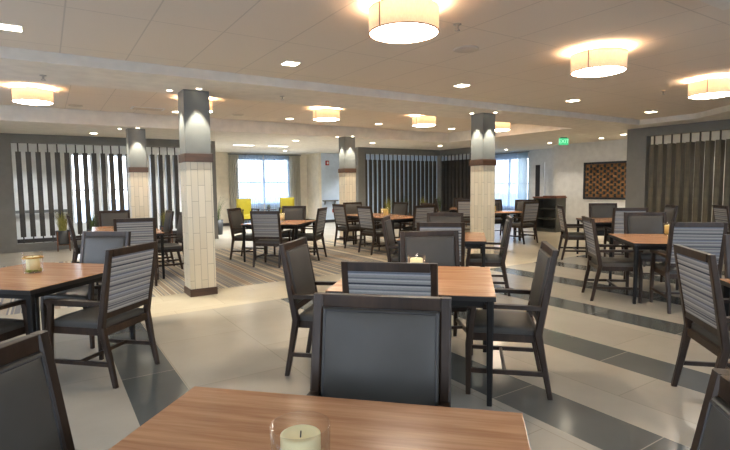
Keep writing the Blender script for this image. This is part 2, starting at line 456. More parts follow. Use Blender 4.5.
def make_drum():
    r = thing('drum_ceiling_light', '', 'ceiling light', (0, 0, 0), 0, 'drum ceiling lights')
    R, a, b = .264, -.225, -.045
    sh = MB().lathe([(R, a), (R, b), (R - .006, b), (R - .006, a), (R, a)], 48).build('lamp_shade', M['shade'], r)
    t = MB().lathe([(R + .002, a), (R + .002, a + .008), (R - .008, a + .008), (R - .008, a), (R + .002, a)], 48)
    t.lathe([(R + .002, b - .008), (R + .002, b), (R - .008, b), (R - .008, b - .008), (R + .002, b - .008)], 48)
    t.box((-.004, -.003, a), (.004, .003, b), mat=Matrix.Rotation(math.radians(12), 4, 'Z') @ Matrix.Translation((-.2655, 0, 0)) @ Matrix.Rotation(math.radians(90), 4, 'Z'))
    t.build('shade_trim', M['seam'], sh)
    d = MB().lathe([(0.001, a - .016), (.12, a - .014), (.22, a - .006), (R - .009, a + .004), (R - .009, a + .008), (.001, a + .008)], 48).build('diffuser', M['diffuser'], r)
    MB().lathe([(.001, a - .034), (.010, a - .03), (.012, a - .022), (.006, a - .0155), (.001, a - .0155)], 16).build('finial', M['metal'], d)
    MB().lathe([(.001, 0.001), (.085, 0.001), (.085, -.025), (.001, -.03)], 32).tube((0, 0, -.03), (0, 0, a + .01), .008).build('canopy_and_stem', M['metal'], r)
    return r
drum0 = make_drum()
def place_drum(x, y, z, label, first=[True]):
    if first[0]:
        first[0] = False; drum0.location = (x, y, z); drum0['label'] = label
    else: dup(drum0, (x, y, z), 0, label)
    point((x, y, z - .11), 12, r=.06)
CZ, FZ = 2.81, 2.98
place_drum(2.34, 3.05, CZ, 'largest glowing drum ceiling light, at the top of the middle')
place_drum(4.86, 3.05, CZ, 'glowing drum ceiling light near the top right, second from the right edge')
place_drum(7.53, 3.10, CZ, 'glowing drum ceiling light at the right edge of the ceiling')
place_drum(-.08, 9.1, FZ, 'glowing drum ceiling light at the far left of the rear ceiling')
place_drum(2.28, 8.85, FZ, 'drum ceiling light half hidden by the column nearest the camera')
place_drum(4.77, 8.75, FZ, 'rear drum ceiling light left of centre, between near column and far slender column')
place_drum(7.15, 8.6, FZ, 'rear drum ceiling light just left of the column right of centre')
place_drum(9.45, 8.5, FZ, 'rear drum ceiling light peeking out right of the column right of centre')

dl_proto = None
def downlight(x, y, z, label, e=22, s=.075, sq=True, col=(1, .9, .76)):
    r = thing('downlight', label, 'downlight', (x, y, z), 0, 'recessed downlights')
    if sq:
        MB().box((-s - .012, -s - .012, -.006), (s + .012, s + .012, .001)).build('downlight_trim', M['white_plastic'], r)
        MB().box((-s, -s, -.009), (s, s, -.006)).build('lens', M['lens'], r)
    else:
        MB().lathe([(.001, .001), (s + .015, .001), (s + .015, -.006), (.001, -.006)], 24).build('downlight_trim', M['white_plastic'], r)
        MB().lathe([(.001, -.006), (s, -.006), (s, -.009), (.001, -.009)], 24).build('lens', M['lens'], r)
    spot((x, y, z - .02), e, col=col)
downlight(-.17, 5.2, CZ, 'square recessed downlight at the upper left edge of the photo')
downlight(2.37, 5.15, CZ, 'square recessed downlight left of the largest drum light')
downlight(4.92, 5.1, CZ, 'square recessed downlight above the column right of centre')
downlight(7.43, 5.1, CZ, 'square recessed downlight above the green exit sign')
downlight(10.0, 5.15, CZ, 'square recessed downlight near the right dark slat screen')
downlight(2.33, 10.6, FZ, 'round downlight just left of the nearest column, rear ceiling', 14, .08, False)
downlight(4.77, 10.5, FZ, 'round downlight under the rear drum light left of centre', 14, .08, False)
downlight(7.13, 10.35, FZ, 'round downlight above the far slender column on the rear ceiling', 14, .08, False)
downlight(9.55, 10.3, FZ, 'round downlight left of the column right of centre', 14, .08, False)
downlight(1.0, 12.9, ZS, 'round downlight washing the left slat screen', 40, .075, False)
downlight(8.25, 12.3, ZS, 'round downlight washing the far slat screen', 40, .075, False)
downlight(5.9, 12.6, ZS, 'round downlight near the far curtained window', 20, .075, False)
downlight(12.84, 7.3, ZS, 'round downlight washing the art wall', 45, .07, False)
downlight(10.9, 12.3, ZS, 'round downlight above the corner of the far slat screens', 40, .07, False)
for i, (x, y) in enumerate([(5.1, 14.6), (6.2, 14.55)]):
    r = thing('linear_light', ('left' if i == 0 else 'right') + ' slim linear ceiling light before the far curtained window', 'ceiling light', (x, y, ZS), 0, 'linear lights')
    MB().box((-.33, -.09, -.012), (.33, .09, .001)).build('light_frame', M['white_plastic'], r)
    MB().box((-.30, -.06, -.016), (.30, .06, -.012)).build('diffuser', M['troffer'], r)
    spot((x, y, ZS - .03), 150, 150, .8, (.95, .97, 1))
for i, (x, y, lb) in enumerate([(-.4, 15.0, 'added corridor fill light at the left behind the slat screen'), (1.0, 15.0, 'added corridor fill light before the left tall window'), (2.6, 15.0, 'added corridor fill light right of the far left column'),  # corridor entries are added lamps, there to brighten the corridor
        (7.2, 16.3, 'added fill light in front of the far curtained window'), (10.2, 15.8, 'added fill light before the pale far wall with the fire alarm'), (13.3, 8.2, 'downlight washing the woven wall art'), (13.3, 9.9, 'downlight washing the white wall by the bookcase'),  # first two here are added lamps that lift the far area
        (13.7, 6.0, 'downlight washing the wall behind the right slat screen'), (13.7, 4.3, 'downlight on the wall far behind the right slat screen'), (14.4, 12.6, 'downlight before the blue grey sheer curtains')]):
    downlight(x, y, ZS, lb, (55 if x < 3 else 85) if x < 13 else 34, .06, False, (.94, .97, 1) if x < 12 else (1, .86, .68))
# column wash spots
def wash(x, y, tx, ty, label):
    r = thing('column_spotlight', label, 'spotlight', (x, y, ZS), 0, 'column spotlights')
    MB().lathe([(.001, .001), (.045, .001), (.045, -.005), (.001, -.005)], 20).build('spotlight_trim', M['white_plastic'], r)
    MB().lathe([(.001, -.005), (.032, -.005), (.032, -.008), (.001, -.008)], 20).build('lens', M['lens'], r)
    spot((x, y, ZS - .02), 62, 54, .45, (1, .93, .76), (tx, ty, 1.2), .015)
def cwash(x, y, w, nm):
    h = w / 2 + .13
    wash(x, y - h, x, y - h + .03, 'small spotlight washing the front face of the ' + nm)
    wash(x - h, y, x - h + .03, y, 'small spotlight washing the left face of the ' + nm)
cwash(1.715, 6.81, .335, 'nearest tiled column'); cwash(6.72, 6.42, .31, 'tiled column right of centre')
cwash(6.69, 11.18, .32, 'far slender column'); cwash(1.70, 11.68, .35, 'far left column by the screen')

# ceiling bits
def disc(name, x, y, z, r, label, cat):
    o = MB().lathe([(.001, -.012), (r * .85, -.012), (r, -.006), (r, .001), (.001, .001)], 28).build(name, M['disc'])
    o.location = (x, y, z); tag(o, label, cat)
disc('ceiling_speaker', 3.65, 3.73, CZ, .13, 'round grey ceiling speaker between the largest drum light and the next one', 'speaker')
disc('ceiling_speaker', 6.05, 3.85, CZ, .13, 'round grey ceiling speaker behind the second drum light', 'speaker')
disc('ceiling_speaker', .56, 10.7, FZ, .12, 'round ceiling speaker right of the far left drum light', 'speaker')
disc('ceiling_speaker', 3.55, 10.45, FZ, .12, 'round ceiling speaker right of the nearest column, rear ceiling', 'speaker')
def sprinkler(x, y, z, label):
    r = thing('sprinkler_head', label, 'sprinkler', (x, y, z), 0, 'sprinkler heads')
    MB().lathe([(.001, .001), (.035, .001), (.035, -.006), (.012, -.012), (.010, -.04), (.001, -.04)], 16).build('sprinkler_body', M['metal'], r)
    MB().lathe([(.001, -.052), (.024, -.052), (.024, -.055), (.001, -.055)], 16).tube((.012, 0, -.038), (.018, 0, -.052), .003, 6).tube((-.012, 0, -.038), (-.018, 0, -.052), .003, 6).build('deflector', M['metal'], r)
sprinkler(3.03, 3.2, CZ, 'sprinkler head on the ceiling right of the largest drum light')
sprinkler(.05, 6.6, ZS, 'sprinkler head on the beam at the far left')
sprinkler(2.85, 6.5, ZS, 'sprinkler head on the beam right of the nearest column')
sprinkler(7.9, 3.9, CZ, 'sprinkler head on the ceiling near the right edge drum light')
ve = thing('air_vent', 'rectangular air vent in the rear ceiling left of the nearest column', 'vent', (1.76, 10.45, FZ))
MB().box((-.3, -.15, -.012), (.3, .15, .001), .003).build('vent_frame', M['white_plastic'], ve)
v = MB()
for k in range(6): v.box((-.26, -.12 + k * .044, -.017), (.26, -.10 + k * .044, -.012))
v.build('louvre', M['disc'], ve)

# ------------------------------------------------------------------ slat screens
def screen(name, label, p0, p1, start, n, pitch, endpost0, endpost1, loc_rz, zbase=.19, hd=.08, sm='slat'):
    """built along local +X, length L; placed at p0 rotated rz"""
    L = (Vector(p1) - Vector(p0)).length
    r = thing(name, label, 'slat screen', (p0[0], p0[1], 0), loc_rz, 'slat screens')
    t = .20
    MB().box((0, -t/2, 2.5), (L, t/2, ZS), .003).build('header', M['wall_grey'], r)
    MB().box((0, -t/2, .0), (L, t/2, zbase), .003).box((-.003, -t/2 - .012, 0), (L + .003, t/2 + .012, .09), .003).build('base_curb', M['wall_grey'], r)
    for a, b in ((0, endpost0), (L - endpost1, L)):
        if b - a > .01:
            MB().box((a, -t/2 + .001, zbase), (b, t/2 - .001, 2.5)).build('end_post', M['wall_grey'], r)
    bd = MB().box((-.052, -hd, .34), (.052, hd, 2.30), .004).build('slat', M[sm], r)
    rd = MB().box((-.014, -.012, 2.30), (.014, .012, 2.5)).build('hanger_rod', M['rod'], bd)
    rd2 = MB().box((-.014, -.012, zbase), (.014, .012, .34)).build('floor_pin', M['rod'], bd)
    bd.location = (start, 0, 0)
    for k in range(1, n):
        c = bd.copy(); C.objects.link(c); c.location = (start + k * pitch, 0, 0)
        for q in (rd, rd2):
            d = q.copy(); C.objects.link(d); d.parent = c
    return r
screen('slat_screen', 'dark slat screen at the left before the bright corridor windows', (-.95, 13.85), (4.0, 13.85), .48, 23, .19, .35, .16, 0)
screen('slat_screen', 'dark slat screen on the far wall right of the slender column, facing the room', (8.74, 14.0), (12.4, 14.0), .36, 17, .19, .28, .04, 0, hd=.03)
screen('slat_screen', 'dark slat screen turning the far corner, seen edge on behind the column', (12.4, 13.88), (12.4, 11.9), .12, 10, .19, .0, .1, -PI/2)
screen('slat_screen', 'tall brown slat screen along the right side of the room', (11.84, 6.58), (11.84, -2.9), .58, 46, .19, .45, .3, -PI/2, hd=.098, sm='slat_olive_lit')

# ------------------------------------------------------------------ curtains
def curtain(name, label, axis, c, a0, a1, z0, z1, mat, waves, amp=.035, panels=None):
    r = thing(name, label, 'curtain', (0, 0, 0))
    for nm, b0, b1, mm, wv in panels:
        mb = MB(); n = wv * 10; row0 = []; row1 = []
        for i in range(n + 1):
            u = b0 + (b1 - b0) * i / n; d = amp * math.sin(2 * PI * wv * i / n + .4 * math.sin(i * .7))
            if axis == 'Y': row0.append((u, c + d, z0)); row1.append((u, c + d * .7, z1))
            else: row0.append((c + d, u, z0)); row1.append((c + d * .7, u, z1))
        mb.loft([row0, row1], cap=False, closed=False, smooth=True); mb.build(nm, mm, r)
    rod = MB()
    if axis == 'Y': rod.box((a0, c - .03, z1 - .005), (a1, c + .03, z1 + .03))
    else: rod.box((c - .03, a0, z1 - .005), (c + .03, a1, z1 + .03))
    rod.build('curtain_track', M['wall_grey'], r)
curtain('curtain', 'grey curtains with white sheers over the far window behind the yellow chairs', 'Y', 17.86, 5.65, 8.55, .04, 2.62, None, 0,
        panels=[('drape', 5.66, 6.02, M['drape'], 5), ('sheer_panel', 6.04, 6.98, M['sheer'], 11), ('sheer_panel', 7.02, 8.06, M['sheer'], 11), ('drape', 8.08, 8.52, M['drape'], 6)])
curtain('curtain', 'blue grey sheer curtains over the window right of the column right of centre', 'X', 15.36, 12.35, 15.0, .04, 2.62, None, 0,
        panels=[('drape', 12.4, 12.85, M['drape_blue'], 7), ('sheer_panel', 12.88, 14.9, M['sheer'], 22)])

# ------------------------------------------------------------------ furniture
def tri_pillow(mb, x0, x1, y0, y1, z0, z1, r, puff, axis='z', n=14):
    """upholstered cushion: rounded crown on top of straight sides (axis z) or in front of them (axis y)"""
    def P(a, b, c): return (a, b, c) if axis == 'z' else (a, c, b)
    b0, b1, c0, c1 = (y0, y1, z0, z1) if axis == 'z' else (z0, z1, y0, y1)
    bm = bmesh.new(); bm_grid = []
    def ease(t):                                    # denser near the rim
        return .5 - .5 * math.cos(PI * t)
    for i in range(n + 1):
        row = []
        for j in range(n + 1):
            u = ease(i / n); v = ease(j / n)
            e = min(u, 1 - u) * (x1 - x0); g = min(v, 1 - v) * (b1 - b0)
            d = min(e, g); rim = 1 if d >= r else math.sqrt(max(0, 1 - (1 - d / r) ** 2))
            crown = (1 - (2 * u - 1) ** 4) * (1 - (2 * v - 1) ** 4)
            row.append(bm.verts.new(P(x0 + u * (x1 - x0), b0 + v * (b1 - b0), c1 - r * .7 * (1 - rim) + puff * crown)))
        bm_grid.append(row)
    for i in range(n):
        for j in range(n):
            bm.faces.new((bm_grid[i][j], bm_grid[i+1][j], bm_grid[i+1][j+1], bm_grid[i][j+1])).smooth = True
    rim = [bm_grid[i][0] for i in range(n)] + [bm_grid[n][j] for j in range(n)] + [bm_grid[i][n] for i in range(n, 0, -1)] + [bm_grid[0][j] for j in range(n, 0, -1)]
    low = []
    for v in rim:
        p = list(v.co); p[2 if axis == 'z' else 1] = c0; low.append(bm.verts.new(p))
    for k in range(len(rim)):
        bm.faces.new((rim[k], rim[(k+1) % len(rim)], low[(k+1) % len(rim)], low[k]))
    bm.faces.new(low)
    mb._add(bm)

def make_chair():
    r = thing('dining_chair', '', 'chair', group='dining chairs')
    W_ = .255; top = 1.012
    def by(z):                          # y of the back plane at height z
        if z < .44: return -.315 + (z / .44) * .085
        return -.23 - (z - .44) / (top - .44) * .10
    for s in (-1, 1):
        MB().post([(s*(W_-.01), -.315, 0), (s*(W_-.012), by(.22), .22), (s*W_, -.23, .44), (s*W_, by(.7), .7), (s*W_, -.33, top)],
                  [.034, .04, .046, .044, .042], [.034, .042, .052, .046, .036]).build('leg', M['espresso'], r)
    for s in (-1, 1):
        MB().post([(s*(W_-.002), .225, 0), (s*(W_-.002), .222, .36), (s*(W_-.002), .19, .625)], [.032, .042, .036], [.032, .046, .04]).build('leg', M['espresso'], r)
    MB().box((-W_+.02, by(top)-.018, top-.052), (W_-.02, by(top)+.018, top), .005).build('top_rail', M['espresso'], r)
    MB().box((-W_+.02, by(.53)-.018, .505), (W_-.02, by(.53)+.018, .555), .004).build('back_rail', M['espresso'], r)
    # apron
    a = MB(); a.box((-W_+.02, -.235, .375), (-W_+.045, .21, .43), .003).box((W_-.045, -.235, .375), (W_-.02, .21, .43), .003)
    a.box((-W_+.02, .20, .375), (W_-.02, .225, .43), .003).box((-W_+.02, -.25, .375), (W_-.02, -.225, .43), .003)
    a.build('seat_frame', M['espresso'], r)
    # armrests
    for s in (-1, 1):
        MB().loft([[(s*W_-.020, by(.63)+.01, .605), (s*W_+.020, by(.63)+.01, .605), (s*W_+.020, by(.63)+.01, .635), (s*W_-.020, by(.63)+.01, .635)],
                   [(s*W_-.024, .0, .612), (s*W_+.024, .0, .612), (s*W_+.024, .0, .638), (s*W_-.024, .0, .638)],
                   [(s*W_-.026, .235, .612), (s*W_+.026, .235, .612), (s*W_+.026, .235, .636), (s*W_-.026, .235, .636)]]).build('armrest', M['espresso'], r)
    # stretchers
    st = MB(); 
    for s in (-1, 1): st.box((s*(W_-.004)-.011, by(.17), .155), (s*(W_-.004)+.011, .222, .185), .003)
    st.box((-W_+.01, -.03, .158), (W_-.01, -.008, .182), .003)
    st.build('stretcher', M['espresso'], r)
    # seat
    mb = MB(); tri_pillow(mb, -W_+.024, W_-.024, -.225, .235, .415, .475, .022, .022, 'z')
    mb.build('seat', M['leather'], r)
    # backrest: local frame tilted along the back
    ang = math.atan2(.10, top - .44)
    def tilt(o, z):
        o.location = (0, by(z), z); o.rotation_euler = (ang, 0, 0)
    zc = (.555 + top - .052) / 2; hh = (top - .052 - .555) / 2 / math.cos(ang)
    mb = MB(); tri_pillow(mb, -W_+.0225, W_-.0225, .004, .026, -hh-.002, hh-.002, .012, .014, 'y')
    bk = mb.build('backrest', M['leather'], r); tilt(bk, zc)
    pp = MB(); z0, z1, x1 = -hh+.010, hh-.012, W_-.034
    for a_, b_ in (((-x1, z0), (x1, z0)), ((x1, z0), (x1, z1)), ((x1, z1), (-x1, z1)), ((-x1, z1), (-x1, z0))):
        pp.tube((a_[0], .027, a_[1]), (b_[0], .027, b_[1]), .004, 6)
    pp.build('piping', M['piping'], bk)
    bp = MB().box((-W_+.018, -.016, -hh-.004), (W_-.018, .004, hh+.004), .002).build('striped_back_panel', M['stripes'], r); tilt(bp, zc)
    bp['label'] = 'grey and blue striped fabric back panel'
    return r
chair0 = make_chair()
CH = [True]
def chair(mx, my, fx, fy, label, group='dining chairs', dist=.33):
    n = math.hypot(fx, fy); fx /= n; fy /= n
    loc = (mx + fx * dist, my + fy * dist, 0); rz = math.atan2(-fx, fy)
    if CH[0]:
        CH[0] = False; chair0.location = loc; chair0.rotation_euler = (0, 0, rz); chair0['label'] = label; chair0['group'] = group
    else: dup(chair0, loc, rz, label, group)

def make_table(sx, sy, label, loc, rz, group='dining tables'):
    r = thing('dining_table', label, 'table', loc, rz, group)
    hx, hy = sx / 2, sy / 2; H = .735
    MB().box((-hx, -hy, H - .006), (hx, hy, H), .002).build('tabletop', M['laminate'], r)
    MB().box((-hx, -hy, H - .038), (hx, hy, H - .0062), .003).build('edge_band', M['table_edge'], r)
    i = .07
    ap = MB()
    for a, b in (((-hx+i, -hy+i), (hx-i, -hy+i+.022)), ((-hx+i, hy-i-.022), (hx-i, hy-i)), ((-hx+i, -hy+i), (-hx+i+.022, hy-i)), ((hx-i-.022, -hy+i), (hx-i, hy-i))):
        ap.box((a[0], a[1], H - .086), (b[0], b[1], H - .038))
    ap.build('apron', M['table_leg'], r)
    for x in (-1, 1):
        for y in (-1, 1):
            MB().post([(x*(hx-.035), y*(hy-.035), 0), (x*(hx-.035), y*(hy-.035), H-.038)], [.034, .046], [.034, .046]).build('leg', M['table_leg'], r)
    return r
Q = 1 / math.sqrt(2); TS = 1.13; A45 = -PI / 4
t0 = make_table(TS, TS, 'wood topped dining table in the foreground at the bottom of the photo', (.415, .985, 0), A45)
t0['label'] = 'wood topped dining table in the foreground at the bottom of the photo'
def table45(x, y, label): return dup(t0, (x, y, 0), A45, label)
table45(2.37, 2.94, 'square wood table in the middle, behind the large grey foreground chair')
table45(-.13, 4.99, 'square wood table at the left edge holding a glass candle jar')
table45(6.58, 3.12, 'square wood table at the right holding a yellow candle')
table45(4.13, .80, 'square wood table cut off by the right edge of the photo')
table45(4.60, 5.12, 'square wood table just behind the middle table, before the column right of centre')
table45(9.05, 5.28, 'square wood table below the woven wall art')
table45(3.90, 9.15, 'square wood table in front of the yellow armchairs')
table45(10.55, 10.6, 'small looking wood table at the far end left of the column right of centre')
t8 = make_table(1.0, 2.1, 'long wood table in the centre distance in front of the far slat screen', (6.55, 9.35, 0), 0)
dup(t8, (1.12, 9.3, 0), math.radians(-4), 'long wood table at the left, before the slat screen and far left column')
# round table
rt = thing('round_table', 'round dark table right of the column right of centre', 'table', (9.85, 8.65, 0), 0, 'dining tables')
MB().lathe([(.001, .735), (.55, .735), (.55, .729), (.001, .729)], 40).build('tabletop', M['laminate'], rt)
MB().lathe([(.001, .7288), (.55, .7288), (.55, .70), (.001, .70)], 40).build('edge_band', M['table_edge'], rt)
for k in range(4):
    a = PI/4 + k*PI/2; x, y = .36*math.cos(a), .36*math.sin(a)
    MB().post([(x*1.05, y*1.05, 0), (x, y, .70)], [.04, .06], [.04, .06]).build('leg', M['table_leg'], rt)

G = 'dining chairs'
# foreground table
chair(1.10, 1.59, -Q, -Q, 'large grey vinyl backed chair facing us across the foreground table')
chair(-.215, 1.60, .72, -.69, 'chair cut off at the bottom left corner beside the foreground table')
chair(1.11, .30, -Q, Q, 'chair cut off at the bottom right corner beside the foreground table')
# middle table
chair(1.61, 2.25, Q, Q, 'striped back chair directly behind the large grey foreground chair')
chair(1.65, 3.61, Q, -Q, 'grey armchair seen from the side at the left of the middle table')
chair(2.96, 2.19, -Q, Q, 'grey armchair seen from the side at the right of the middle table')
chair(3.02, 3.56, -.5, -.87, 'grey backed chair at the far side of the middle table, behind the small candle')
# left table
chair(.54, 4.08, -Q, Q, 'striped back armchair at the right of the left edge table, beside the slate tiles')
chair(.50, 5.60, -Q, -Q, 'grey backed chair at the far side of the left edge table')
chair(-.72, 4.19, Q, Q, 'chair cut off at the left edge, its seat and arm in shade under the table')
# left rear long table
chair(1.06, 7.74, .2, .98, 'striped back chair at the near end of the left long table')
chair(1.12, 10.8, 0, -1, 'grey backed chair at the far end of the left long table')
chair(1.95, 9.75, -1, 0, 'blue lit grey chair on the right of the left long table, farther one')
chair(1.99, 8.8, -1, 0, 'grey chair on the right of the left long table, half hidden by the nearest column')
chair(.29, 9.55, 1, 0, 'dark chair at the left of the left long table beside the potted grass')
# table before the yellow chairs
chair(3.24, 8.28, Q, Q, 'striped back chair nearest us at the table before the yellow armchairs')
chair(3.19, 9.82, Q, -Q, 'blue lit chair at the left of the table before the yellow armchairs')
chair(4.58, 8.62, -Q, Q, 'angled chair at the right of the table before the yellow armchairs')
chair(4.58, 9.95, -Q, -Q, 'grey backed chair at the far side of the table before the yellow armchairs')
# long centre table
chair(5.72, 9.98, 1, 0, 'striped back chair left of the long centre table, farther of the two')
chair(5.60, 8.70, 1, 0, 'striped back chair left of the long centre table, nearer of the two')
chair(6.68, 8.0, 0, 1, 'striped chair with brown frame at the near end of the long centre table')
chair(6.62, 10.83, 0, -1, 'chair at the far end of the long centre table below the slender column')
chair(7.45, 9.85, -1, 0, 'grey chair right of the long centre table in front of the slat screen, farther one')
chair(7.50, 8.85, -1, 0, 'grey chair right of the long centre table, nearer one mostly hidden')
# table behind the middle one
chair(3.80, 4.28, Q, Q, 'striped back chair close behind the grey chair of the middle table')
chair(3.93, 5.56, Q, -Q, 'grey chair at the left of the table behind the middle table')
chair(5.14, 4.42, -Q, Q, 'dark armchair at the right of the table behind the middle table, below the column')
chair(5.12, 5.66, -Q, -Q, 'grey backed chair at the far side of the table behind the middle table')
# right table
chair(5.72, 3.68, Q, -Q, 'striped armchair at the left of the right table with the yellow candle')
chair(7.26, 3.78, -Q, -Q, 'wide grey backed chair at the far side of the right table with the yellow candle')
chair(5.86, 2.48, Q, Q, 'striped back chair at the near side of the right table with the yellow candle')
# right edge table
chair(3.50, 1.51, Q, -Q, 'large striped back chair at the right edge of the photo, in the foreground')
chair(4.84, 1.58, -Q, -Q, 'blue lit chair back just showing at the right edge of the photo')
# table below the art
chair(8.29, 5.92, Q, -Q, 'side view chair at the left of the table below the woven wall art')
chair(9.85, 6.0, -Q, -Q, 'grey backed chair directly below the woven wall art')
chair(8.38, 4.60, Q, Q, 'striped back chair with a pale top rail nearest us at the table below the art')
chair(9.83, 4.62, -Q, Q, 'bright blue lit chair before the right slat screen')
chair(10.2, 3.98, Q, -Q, 'striped back chair at the far right in front of the right slat screen')
# round table
chair(9.75, 7.72, 0, 1, 'brown framed striped chair at the round table, back to us')
chair(10.82, 8.78, -.8, -.6, 'grey chair at the round table beside the dark bookcase')
chair(10.42, 9.6, -.45, -.89, 'grey chair at the far side of the round table next to the column')
# far table
chair(9.86, 11.3, Q, -Q, 'tiny striped chair at the left of the far end table')
chair(9.78, 9.92, Q, Q, 'tiny striped chair at the near side of the far end table, by the column')
chair(11.25, 11.6, -Q, -Q, 'tiny grey chair at the far side of the far end table')

# ---- yellow armchairs
def make_armchair():
    r = thing('armchair', 'left of the two yellow armchairs below the far window', 'armchair', (0, 0, 0), 0, 'yellow armchairs')
    mb = MB(); tri_pillow(mb, -.27, .27, -.28, -.18, .42, 1.02, .03, .02, 'y'); mb.build('backrest', M['yellow'], r)
    mb = MB(); tri_pillow(mb, -.27, .27, -.20, .28, .32, .46, .03, .02, 'z'); mb.build('seat', M['yellow'], r)
    for s in (-1, 1):
        MB().box((s*.30-.03, -.27, .62), (s*.30+.03, .28, .66), .01).build('armrest', M['espresso'], r)
        MB().post([(s*.30, -.27, 0), (s*.30, -.24, .63)], [.04, .045], [.04, .045]).build('leg', M['espresso'], r)
        MB().post([(s*.30, .26, 0), (s*.30, .25, .63)], [.04, .045], [.04, .045]).build('leg', M['espresso'], r)
    MB().box((-.29, -.25, .27), (.29, .26, .32), .006).build('seat_frame', M['espresso'], r)
    return r
ac = make_armchair(); ac.location = (5.95, 16.85, 0); ac.rotation_euler = (0, 0, PI + .15)
dup(ac, (7.55, 16.85, 0), PI - .15, 'right of the two yellow armchairs below the far window')
st = thing('side_table', 'small dark side table between the two yellow armchairs', 'side table', (6.72, 16.75, 0))
MB().lathe([(.001, .62), (.27, .62), (.27, .595), (.001, .595)], 32).build('tabletop', M['table_edge'], st)
MB().lathe([(.001, .595), (.025, .595), (.025, .02), (.17, .015), (.17, 0), (.001, 0)], 24).build('pedestal', M['table_leg'], st)

# ---- plants
def grass(mb, n, h, spread, r0=.06, w=.012, z0=0):
    for i in range(n):
        a = random.uniform(0, 2*PI); rr = random.uniform(0, r0); lean = random.uniform(.15, 1) * spread; hh = h * random.uniform(.65, 1.05)
        bx, by_ = rr*math.cos(a), rr*math.sin(a); px_, py_ = -math.sin(a), math.cos(a)
        prev = None
        L = []; R_ = []
        for k in range(5):
            t = k / 4; d = lean * t * t; ww = w * (1 - t * .9)
            c = (bx + d*math.cos(a), by_ + d*math.sin(a), z0 + hh * (t - .18*t*t*lean/max(.01, spread)))
            L.append((c[0]-px_*ww, c[1]-py_*ww, c[2])); R_.append((c[0]+px_*ww, c[1]+py_*ww, c[2]))
        mb.loft([L, R_], cap=False, closed=False)
def potted(name, label, x, y, z, pot_r, pot_h, gh, spread, leaf, stand=0, n=90, cat='potted plant'):
    r = thing(name, label, cat, (x, y, z))
    zb = stand
    MB().lathe([(.001, zb+.001), (pot_r*.8, zb+.001), (pot_r*.86, zb+.03), (pot_r, zb+pot_h), (pot_r*.9, zb+pot_h), (pot_r*.86, zb+pot_h-.03), (.001, zb+pot_h-.03)], 28).build('pot', M['pot'], r)
    if stand:
        s = MB()
        for k in range(4):
            a = PI/4 + k*PI/2; s.post([(pot_r*1.14*math.cos(a), pot_r*1.14*math.sin(a), 0), (pot_r*1.09*math.cos(a), pot_r*1.09*math.sin(a), zb+pot_h*.9)], [.022, .028], [.022, .028])
        s.box((-pot_r*.8, -.012, zb-.025), (pot_r*.8, .012, zb)).box((-.012, -pot_r*.8, zb-.026), (.012, pot_r*.8, zb-.001))
        s.build('plant_stand', M['stand_wood'], r)
    f = MB(); grass(f, n, gh, spread, pot_r*.6, .007, zb + pot_h - .035); f.build('foliage', M[leaf], r)
potted('potted_grass', 'tuft of yellow green grass in a dark pot on a wooden stand before the left screen', .30, 13.4, 0, .15, .32, .52, .16, 'leafY', .16, 130)
potted('potted_grass', 'grass tuft near the left screen just right of the far left column', 2.55, 13.35, 0, .15, .32, .50, .2, 'leafY', .16, 100)
potted('potted_grass', 'dark green grass plant before the bright left windows, behind the left long table', .92, 13.4, 0, .14, .32, .46, .12, 'leafG', .16, 90)
potted('potted_fern', 'green leafy plant peeking out right of the nearest column by the cream wall', 4.35, 15.0, 0, .17, .45, .85, .5, 'leafG', 0, 60)
for i, (x, lab, lf) in enumerate([(9.55, 'first yellow green grass plant before the far slat screen, left', 'leafY'), (10.25, 'dark green grass plant before the far slat screen, second from left', 'leafG'),
                        (11.05, 'yellow green grass plant before the far slat screen, third from left', 'leafY'), (11.75, 'grass plant in the corner where the far slat screens meet', 'leafG')]):
    potted('potted_grass', lab, x, 13.35, 0, .15, .34, .62, .2, lf, .16, 90)
potted('potted_grass', 'yellow green grass plant before the edge on screen, next to the column', 12.0, 12.2, 0, .15, .34, .5, .2, 'leafY', .16, 90)
potted('potted_plant', 'small round plant in a pot on the side table between yellow armchairs', 6.72, 16.75, .62, .07, .1, .14, .1, 'leafG', 0, 70)

# ---- candle jars
def jar(x, y, label, r_=.072, h=.13, band=None, fill='gold', ch=.085, cr=.05, wax='candle', z=.735):
    o = thing('candle_jar', label, 'candle holder', (x, y, z), 0, 'candle jars')
    MB().lathe([(.001, .0005), (r_*.92, .0005), (r_*.95, .006), (r_, h), (r_-.003, h), (r_*.95-.004, .009), (.001, .009)], 40).build('glass', M['jar_glass'], o)
    top = []
    c = MB().lathe([(.001, .02), (cr, .02), (cr, ch), (cr*.85, ch+.004), (cr*.5, ch-.006), (.001, ch-.008)], 28).build('candle', M[wax], o)
    MB().tube((0, 0, ch-.010), (.002, .001, ch+.008), .0018, 6).build('wick', M['black'], c)
    f = MB()
    for k in range(60):
        a = random.uniform(0, 2*PI); rr = random.uniform(cr+.002, r_*.93-.008); zz = random.uniform(.012, .03 if fill == 'moss' else .05)
        f.box((-.006, -.003, -.003), (.006, .003, .003), mat=Matrix.Translation((rr*math.cos(a), rr*math.sin(a), zz)) @ Matrix.Rotation(random.uniform(0, 3), 4, 'Z') @ Matrix.Rotation(random.uniform(-.5, .5), 4, 'X'))
    f.build('decorative_filler', M[fill], o)
    if band: MB().lathe([(r_+.002, band), (r_+.002, band+.014), (r_+.0003, band+.014), (r_+.0003, band), (r_+.002, band)], 40).build('gold_band', M['gold'], o)
jar(.50, 1.08, 'clear glass bowl with a cream candle on the foreground table', .075, .125, None, 'gold', .1, .05)
jar(2.40, 2.98, 'small glass bowl with a white candle on the middle table', .07, .165, None, 'gold', .14, .05)
